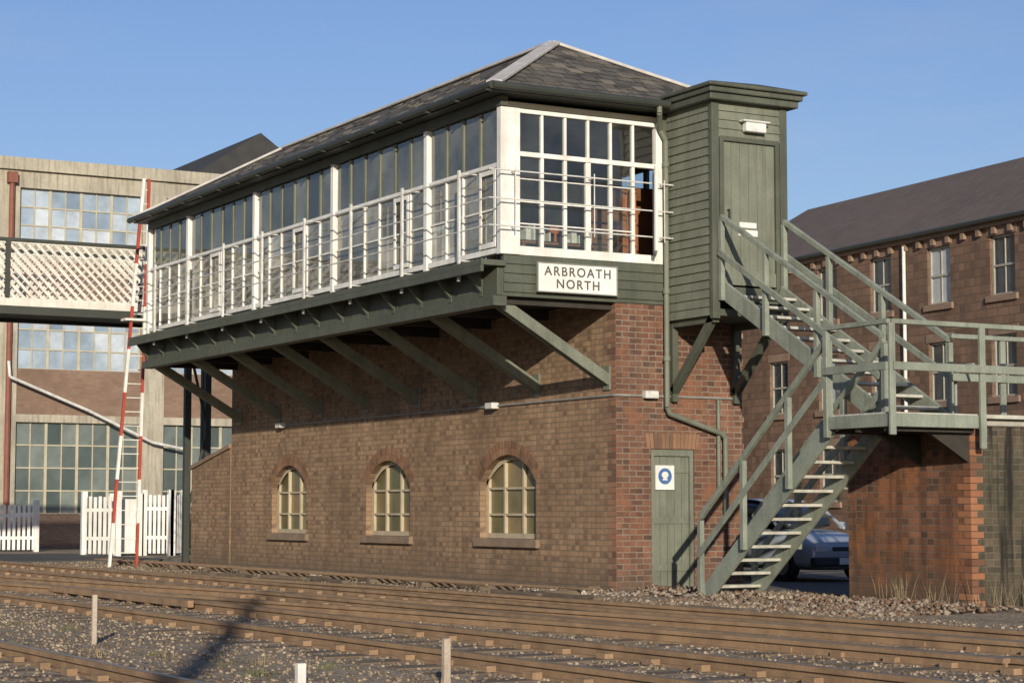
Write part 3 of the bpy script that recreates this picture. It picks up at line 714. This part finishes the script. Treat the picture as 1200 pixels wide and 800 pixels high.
def track(x0,x1,name='railway_track',ys=(-70,220),drop=.055):
    e=empty(name,((x0+x1)/2,0,0))
    R=MB('rails',RUST,e); T=MB('rail_heads',RAILTOP,e); S=MB('sleepers',SLEEP,e)
    d=drop
    for x in (x0,x1):
        R.box(x-.07,x+.07,ys[0],ys[1],.0,.075-d); R.box(x-.014,x+.014,ys[0],ys[1],.075-d,.135-d); R.box(x-.036,x+.036,ys[0],ys[1],.135-d,.172-d)
        T.box(x-.028,x+.028,ys[0],ys[1],.1725-d,.176-d)
    y=-40
    c=(x0+x1)/2
    while y<70:
        j=random.uniform(-.05,.05); S.box(c-1.3+j,c+1.3+j,y-.13,y+.13,-.08,.006+random.uniform(-.004,.010))
        for x in (x0,x1):
            for s in (-1,1): R.box(x+s*.071,x+s*.15,y-.07,y+.07,.0,.055)
        y+=.68+random.uniform(-.03,.03)
    R.build(); T.build(); S.build(.004)
track(-3.95,-5.39); track(-7.15,-8.59); track(-11.35,-12.79)
def rail_line(mb,tp,pts,d=.055):
    for a,b in zip(pts[:-1],pts[1:]):
        for w,z0,z1 in ((.14,.0,.07-d),(.024,.07-d,.135-d),(.072,.135-d,.170-d)):
            mb.beam((a[0],a[1],(z0+z1)/2),(b[0],b[1],(z0+z1)/2),w,z1-z0)
        tp.beam((a[0],a[1],.1715-d),(b[0],b[1],.1715-d),.05,.003)
xe=empty('track_crossover',(-6,0,0)); R=MB('crossover_rails',RUST,xe); T=MB('crossover_heads',RAILTOP,xe)
def sm(t): return t*t*(3-2*t)
for off in (0,1.44):
    rail_line(R,T,[(-4.02-off-sm(i/24)*3.05,-14+i*1.3) for i in range(25)])
rail_line(R,T,[(-2.9,-30),(-2.9,-8),(-3.1,0),(-3.6,8),(-3.86,12)])
R.box(-5.30,-5.23,-9,-3,.04,.12); R.box(-7.31,-7.24,-2,5,.04,.12)
R.build(); T.build()
pe=empty('point_rodding',(-1.2,5,0)); R=MB('rods',RUST,pe); S=MB('rod_stools',SLEEP,pe)
for i,x in enumerate((-1.0,-1.13,-1.26,-1.39)): R.tube((x,-1+i*.8,.10),(x,20,.10),.018,6)
y=-.5
while y<20: S.box(-1.5,-.9,y,y+.15,0,.075); y+=1.9
S.box(-.35,-.15,.2,14.5,0,.10); S.box(-.7,-.45,3,9,0,.06)
rr=random.Random(5)
for i in range(14):
    yy=rr.uniform(-6,12); xx=rr.uniform(-2.6,-1.7); S.beam((xx,yy,.03),(xx+rr.uniform(-.3,.3),yy+rr.uniform(.6,1.8),.04),.12,.06)
R.build(); S.build(.01)

def stones(name,n,region,smin,smax,mat):
    base=np.array([[1,0,0],[-1,0,0],[0,1,0],[0,-1,0],[0,0,1],[0,0,-1]],float)
    F=np.array([[0,2,4],[2,1,4],[1,3,4],[3,0,4],[2,0,5],[1,2,5],[3,1,5],[0,3,5]])
    P=region(n); n=len(P)
    s=np.random.uniform(smin,smax,(n,1,1))*np.random.uniform(.6,1.3,(n,1,3))
    V=base[None]*s*np.random.uniform(.7,1.3,(n,6,3))
    a=np.random.uniform(0,6.28,n); c,si=np.cos(a),np.sin(a); b_=np.random.uniform(-.6,.6,n); cb,sb_=np.cos(b_),np.sin(b_)
    x=V[:,:,0]*c[:,None]-V[:,:,1]*si[:,None]; y=V[:,:,0]*si[:,None]+V[:,:,1]*c[:,None]; z=V[:,:,2]*.7
    x2=x*cb[:,None]-z*sb_[:,None]; z2=x*sb_[:,None]+z*cb[:,None]
    V=np.stack([x2+P[:,0:1],y+P[:,1:2],z2+P[:,2:3]],-1).reshape(-1,3)
    FF=(F[None]+ (np.arange(n)*6)[:,None,None]).reshape(-1,3)
    me=bpy.data.meshes.new(name); me.vertices.add(len(V)); me.vertices.foreach_set('co',V.ravel())
    me.loops.add(FF.size); me.loops.foreach_set('vertex_index',FF.ravel().astype(np.int32)); me.polygons.add(len(FF)); me.polygons.foreach_set('loop_start',np.arange(0,FF.size,3,dtype=np.int32))
    me.update(calc_edges=True); me.validate(); me.materials.append(mat)
    o=bpy.data.objects.new(name,me); sc.collection.objects.link(o); return o
SM=islandmat('ballast_stones',(.125,.092,.062),(.45,.36,.255),(.27,.205,.14),nz=.4)
def reg(n):
    y=-23+(np.random.rand(n)**1.35)*45; x=np.random.uniform(-15,-.9,n)
    return np.stack([x,y,np.full(n,.004)],1)
stones('track_ballast',60000,reg,.010,.030,SM)
def reg2(n):
    y=np.random.uniform(-7.2,.5,n); x=np.random.normal(0,.6,n)+1.0+np.where(y<-2.5,-1.0,0)
    h=.10*np.exp(-((x-.5)**2)/.5)*np.random.rand(n)
    k=~((x>1.3)&(y<-3.5)); return np.stack([x,y,.005+h],1)[k]
stones('rubble_heap',3600,reg2,.012,.06,islandmat('rubble',(.15,.085,.055),(.40,.34,.26),(.25,.185,.13),nz=.4))
def reg3(n):
    y=np.random.uniform(-1,17,n); x=-np.abs(np.random.normal(0,.3,n))-.05; return np.stack([x,y,np.full(n,.01)],1)
stones('wall_foot_debris',3200,reg3,.012,.055,islandmat('debris',(.14,.11,.08),(.5,.45,.38),(.26,.205,.15)))

def weeds(name,clumps,hh,mat,per=60,r=.14):
    m=MB(name,mat)
    for (cx,cy) in clumps:
        for i in range(per):
            a=random.uniform(0,6.28); rr=random.random()*r; h=hh*random.uniform(.4,1.1); x=cx+rr*math.cos(a);y=cy+rr*math.sin(a)
            lx=math.cos(a)*h*random.uniform(.1,.6);ly=math.sin(a)*h*random.uniform(.1,.6); w=.004; b=a+1.57
            dx,dy=math.cos(b)*w,math.sin(b)*w
            m.add([(x-dx,y-dy,0),(x+dx,y+dy,0),(x+lx*.5+dx*.7,y+ly*.5+dy*.7,h*.6),(x+lx*.5-dx*.7,y+ly*.5-dy*.7,h*.6),(x+lx,y+ly,h)],[(0,1,2,3),(3,2,4)])
    m.build(recalc=False)
DRY=pmat('dry_grass',(.30,.23,.14),(.20,.155,.09),5,.9); GRN=pmat('green_weeds',(.10,.11,.045),(.15,.14,.07),5,.9)
weeds('dry_grass_tufts',[(1.1+random.uniform(-.3,.1),-random.uniform(4.6,6.1)) for _ in range(8)]+[(random.uniform(1.3,2.6),-6.25) for _ in range(5)],.45,DRY,12,.25)
weeds('trackside_weeds',[(random.uniform(-11.0,-9.6),random.uniform(-17,8)) for _ in range(26)]+[(random.uniform(-.6,-.1),random.uniform(0,15)) for _ in range(10)],.07,GRN,30,.18)
weeds('trackside_dry_grass',[(random.uniform(-11.0,-9.3),random.uniform(-14,4)) for _ in range(14)]+[(random.uniform(-13.5,-12.9),random.uniform(-14,-5)) for _ in range(8)],.11,DRY,22,.12)

WOOD=pmat('weathered_wood',(.50,.42,.33),(.36,.29,.22),5,.9,.4,40)
def stake(px_x,px_y,h,w,mat,nm='wooden_stake'):
    m=MB(nm,mat); m.prism([(px_x-w,px_y-w),(px_x+w,px_y-w),(px_x+w,px_y+w),(px_x-w,px_y+w)],'z',-.1,h); m.build(.006)
stake(-9.54,-12.98,.33,.025,WOOD); stake(-10.2,-7.4,.44,.022,WOOD); stake(-10.27,-12.2,.14,.032,WHITE,'marker_stub')

# telegraph pole standing behind the photographer: only its shadow is in the view
az=math.radians(SUN_AZ); sd=Vector((math.sin(az),math.cos(az),0))
pp=Vector((-11.8,-13.5,0))-sd*18
e=empty('telegraph_pole',tuple(pp)); m=MB('pole_shaft',SLEEP,e); m.tube(pp,pp+Vector((0,0,8.9)),.15,10,.11); m.beam(pp+Vector((-.7,0,8.4)),pp+Vector((.7,0,8.4)),.1,.1); m.build()

# ------------------------------------------------------------ car
def car():
    cx,yf=5.8,1.9; e=empty('parked_car',(cx,yf+1.9,0))
    BODY=pmat('car_paint_silver_blue',(.40,.44,.48),(.37,.41,.45),2,.28,metal=.2,spec=.6,fine=.05); GL=pmat('car_glass',(.02,.025,.03),None,3,.06,spec=.8); TY=pmat('tyre',(.02,.02,.02),None,4,.8); PL=pmat('bumper_plastic',(.05,.05,.05),None,4,.6); LT=pmat('headlamp_glass',(.7,.72,.72),None,4,.12,spec=.8); CH=pmat('wheel_trim',(.45,.45,.45),None,4,.3,metal=.6)
    def loft(nm,mat,st,sub=2):
        me=bpy.data.meshes.new(nm); vs=[];fs=[]; k=len(st[0][1])
        for y,pr in st:
            vs+=[(cx-h,yf+y,z) for h,z in pr]+[(cx+h,yf+y,z) for h,z in reversed(pr)]
        n=2*k
        for i in range(len(st)-1):
            for j in range(n): fs.append((i*n+j,i*n+(j+1)%n,(i+1)*n+(j+1)%n,(i+1)*n+j))
        fs.append(tuple(range(n))); fs.append(tuple(range((len(st)-1)*n,len(st)*n))[::-1])
        me.from_pydata(vs,[],fs); bm=bmesh.new(); bm.from_mesh(me); bmesh.ops.recalc_face_normals(bm,faces=bm.faces); bm.to_mesh(me); bm.free()
        me.materials.append(mat); o=bpy.data.objects.new(nm,me); sc.collection.objects.link(o)
        for p in me.polygons:p.use_smooth=True
        mo=o.modifiers.new('s','SUBSURF'); mo.levels=sub; mo.render_levels=sub
        o.parent=e; o.matrix_parent_inverse=Matrix.Translation(-Vector(e.location)); return o
    S=lambda y,w,zb,zs,zt,wt:(y,[(w*.9,zb),(w,zb+.12),(w,zs),(wt,zt)])
    loft('body',BODY,[S(0,.62,.25,.48,.62,.55),S(.06,.76,.2,.55,.70,.66),S(.5,.81,.18,.65,.80,.70),S(1.05,.82,.18,.72,.90,.70),S(2,.83,.18,.78,.92,.74),S(3.2,.82,.18,.80,.94,.72),S(3.7,.78,.22,.78,.92,.66),S(3.8,.66,.3,.7,.85,.55)])
    loft('greenhouse',GL,[(1.0,[(.70,.86),(.68,.90),(.6,.92)]),(1.65,[(.72,.88),(.60,1.30),(.5,1.33)]),(2.2,[(.73,.88),(.60,1.36),(.5,1.39)]),(3.1,[(.72,.9),(.58,1.34),(.5,1.37)]),(3.65,[(.66,.9),(.55,1.15),(.45,1.18)])],1)
    loft('roof_panel',BODY,[(1.6,[(.56,1.31),(.55,1.34),(.45,1.36)]),(2.2,[(.59,1.37),(.57,1.41),(.45,1.42)]),(3.0,[(.57,1.35),(.56,1.40),(.45,1.40)]),(3.3,[(.54,1.28),(.53,1.32),(.45,1.33)])],1)
    b=MB('pillars',BODY,e)
    for s in (-1,1):
        b.beam((cx+s*.70,yf+1.0,.88),(cx+s*.59,yf+1.66,1.33),.05,.05); b.beam((cx+s*.735,yf+2.35,.9),(cx+s*.605,yf+2.35,1.36),.05,.07); b.beam((cx+s*.70,yf+3.6,.92),(cx+s*.57,yf+3.2,1.33),.06,.14)
        b.box(cx+s*.80,cx+s*.95,yf+1.25,yf+1.33,.88,1.0)
    b.build(.01)
    p=MB('bumpers_and_grille',PL,e); p.box(cx-.74,cx+.74,yf-.06,yf+.12,.27,.42); p.box(cx-.36,cx+.36,yf-.0,yf+.05,.50,.60); p.box(cx-.74,cx+.74,yf+3.74,yf+3.86,.3,.48); p.build(.03)
    l=MB('headlamps',LT,e)
    for s in (-1,1): l.box(cx+s*.40,cx+s*.68,yf-.0,yf+.1,.50,.63)
    l.build(.02)
    n=MB('number_plate',WHITE,e); n.box(cx-.26,cx+.26,yf-.075,yf-.062,.30,.41); n.build()
    t=MB('tyres',TY,e); h=MB('wheel_trims',CH,e)
    for s in (-1,1):
        for y in (.75,3.1):
            t.tube((cx+s*.66,yf+y,.29),(cx+s*.835,yf+y,.29),.29,24); h.tube((cx+s*.836,yf+y,.29),(cx+s*.845,yf+y,.29),.18,16)
    t.build(.02); h.build()
car()

# ------------------------------------------------------------ sky, sun, camera
w=bpy.data.worlds.new('World'); sc.world=w; w.use_nodes=True; nt=w.node_tree
bg=nt.nodes['Background']; sk=nt.nodes.new('ShaderNodeTexSky'); sk.sky_type='NISHITA'; sk.sun_disc=False
sk.sun_elevation=math.radians(SUN_EL); sk.sun_rotation=math.radians(180+SUN_AZ); sk.air_density=1.2; sk.dust_density=.6; sk.ozone_density=2.0
col=mixc(nt,1.0,sk.outputs[0],(.62,.685,.97),'MULTIPLY')
tc=nt.nodes.new('ShaderNodeTexCoord'); mp=nt.nodes.new('ShaderNodeMapping'); mp.inputs['Scale'].default_value=(1.5,1.5,9); nt.links.new(tc.outputs['Generated'],mp.inputs[0])
cf=ramp(nt,noise(nt,mp.outputs[0],2.2,7,.6),.56,.9,(0,0,0),(.25,.25,.25)); col=mixc(nt,cf,col,(4.2,4.5,5.0))
nt.links.new(col,bg.inputs[0]); bg.inputs[1].default_value=.122
su=bpy.data.lights.new('sun','SUN'); su.energy=5.0; su.angle=math.radians(.53); su.color=(1,.905,.75)
so=bpy.data.objects.new('sun',su); sc.collection.objects.link(so)
el=math.radians(SUN_EL); dirv=Vector((math.sin(az)*math.cos(el),math.cos(az)*math.cos(el),-math.sin(el)))
so.rotation_euler=dirv.to_track_quat('-Z','Y').to_euler(); so.location=(-30,-50,30)
cam=bpy.data.cameras.new('camera'); cam.lens=72; cam.sensor_width=36; cam.clip_end=2000
co=bpy.data.objects.new('camera',cam); sc.collection.objects.link(co); co.location=(-16.0,-25.4,1.19); co.rotation_euler=(math.radians(94.72),0,math.radians(-29.3)); sc.camera=co
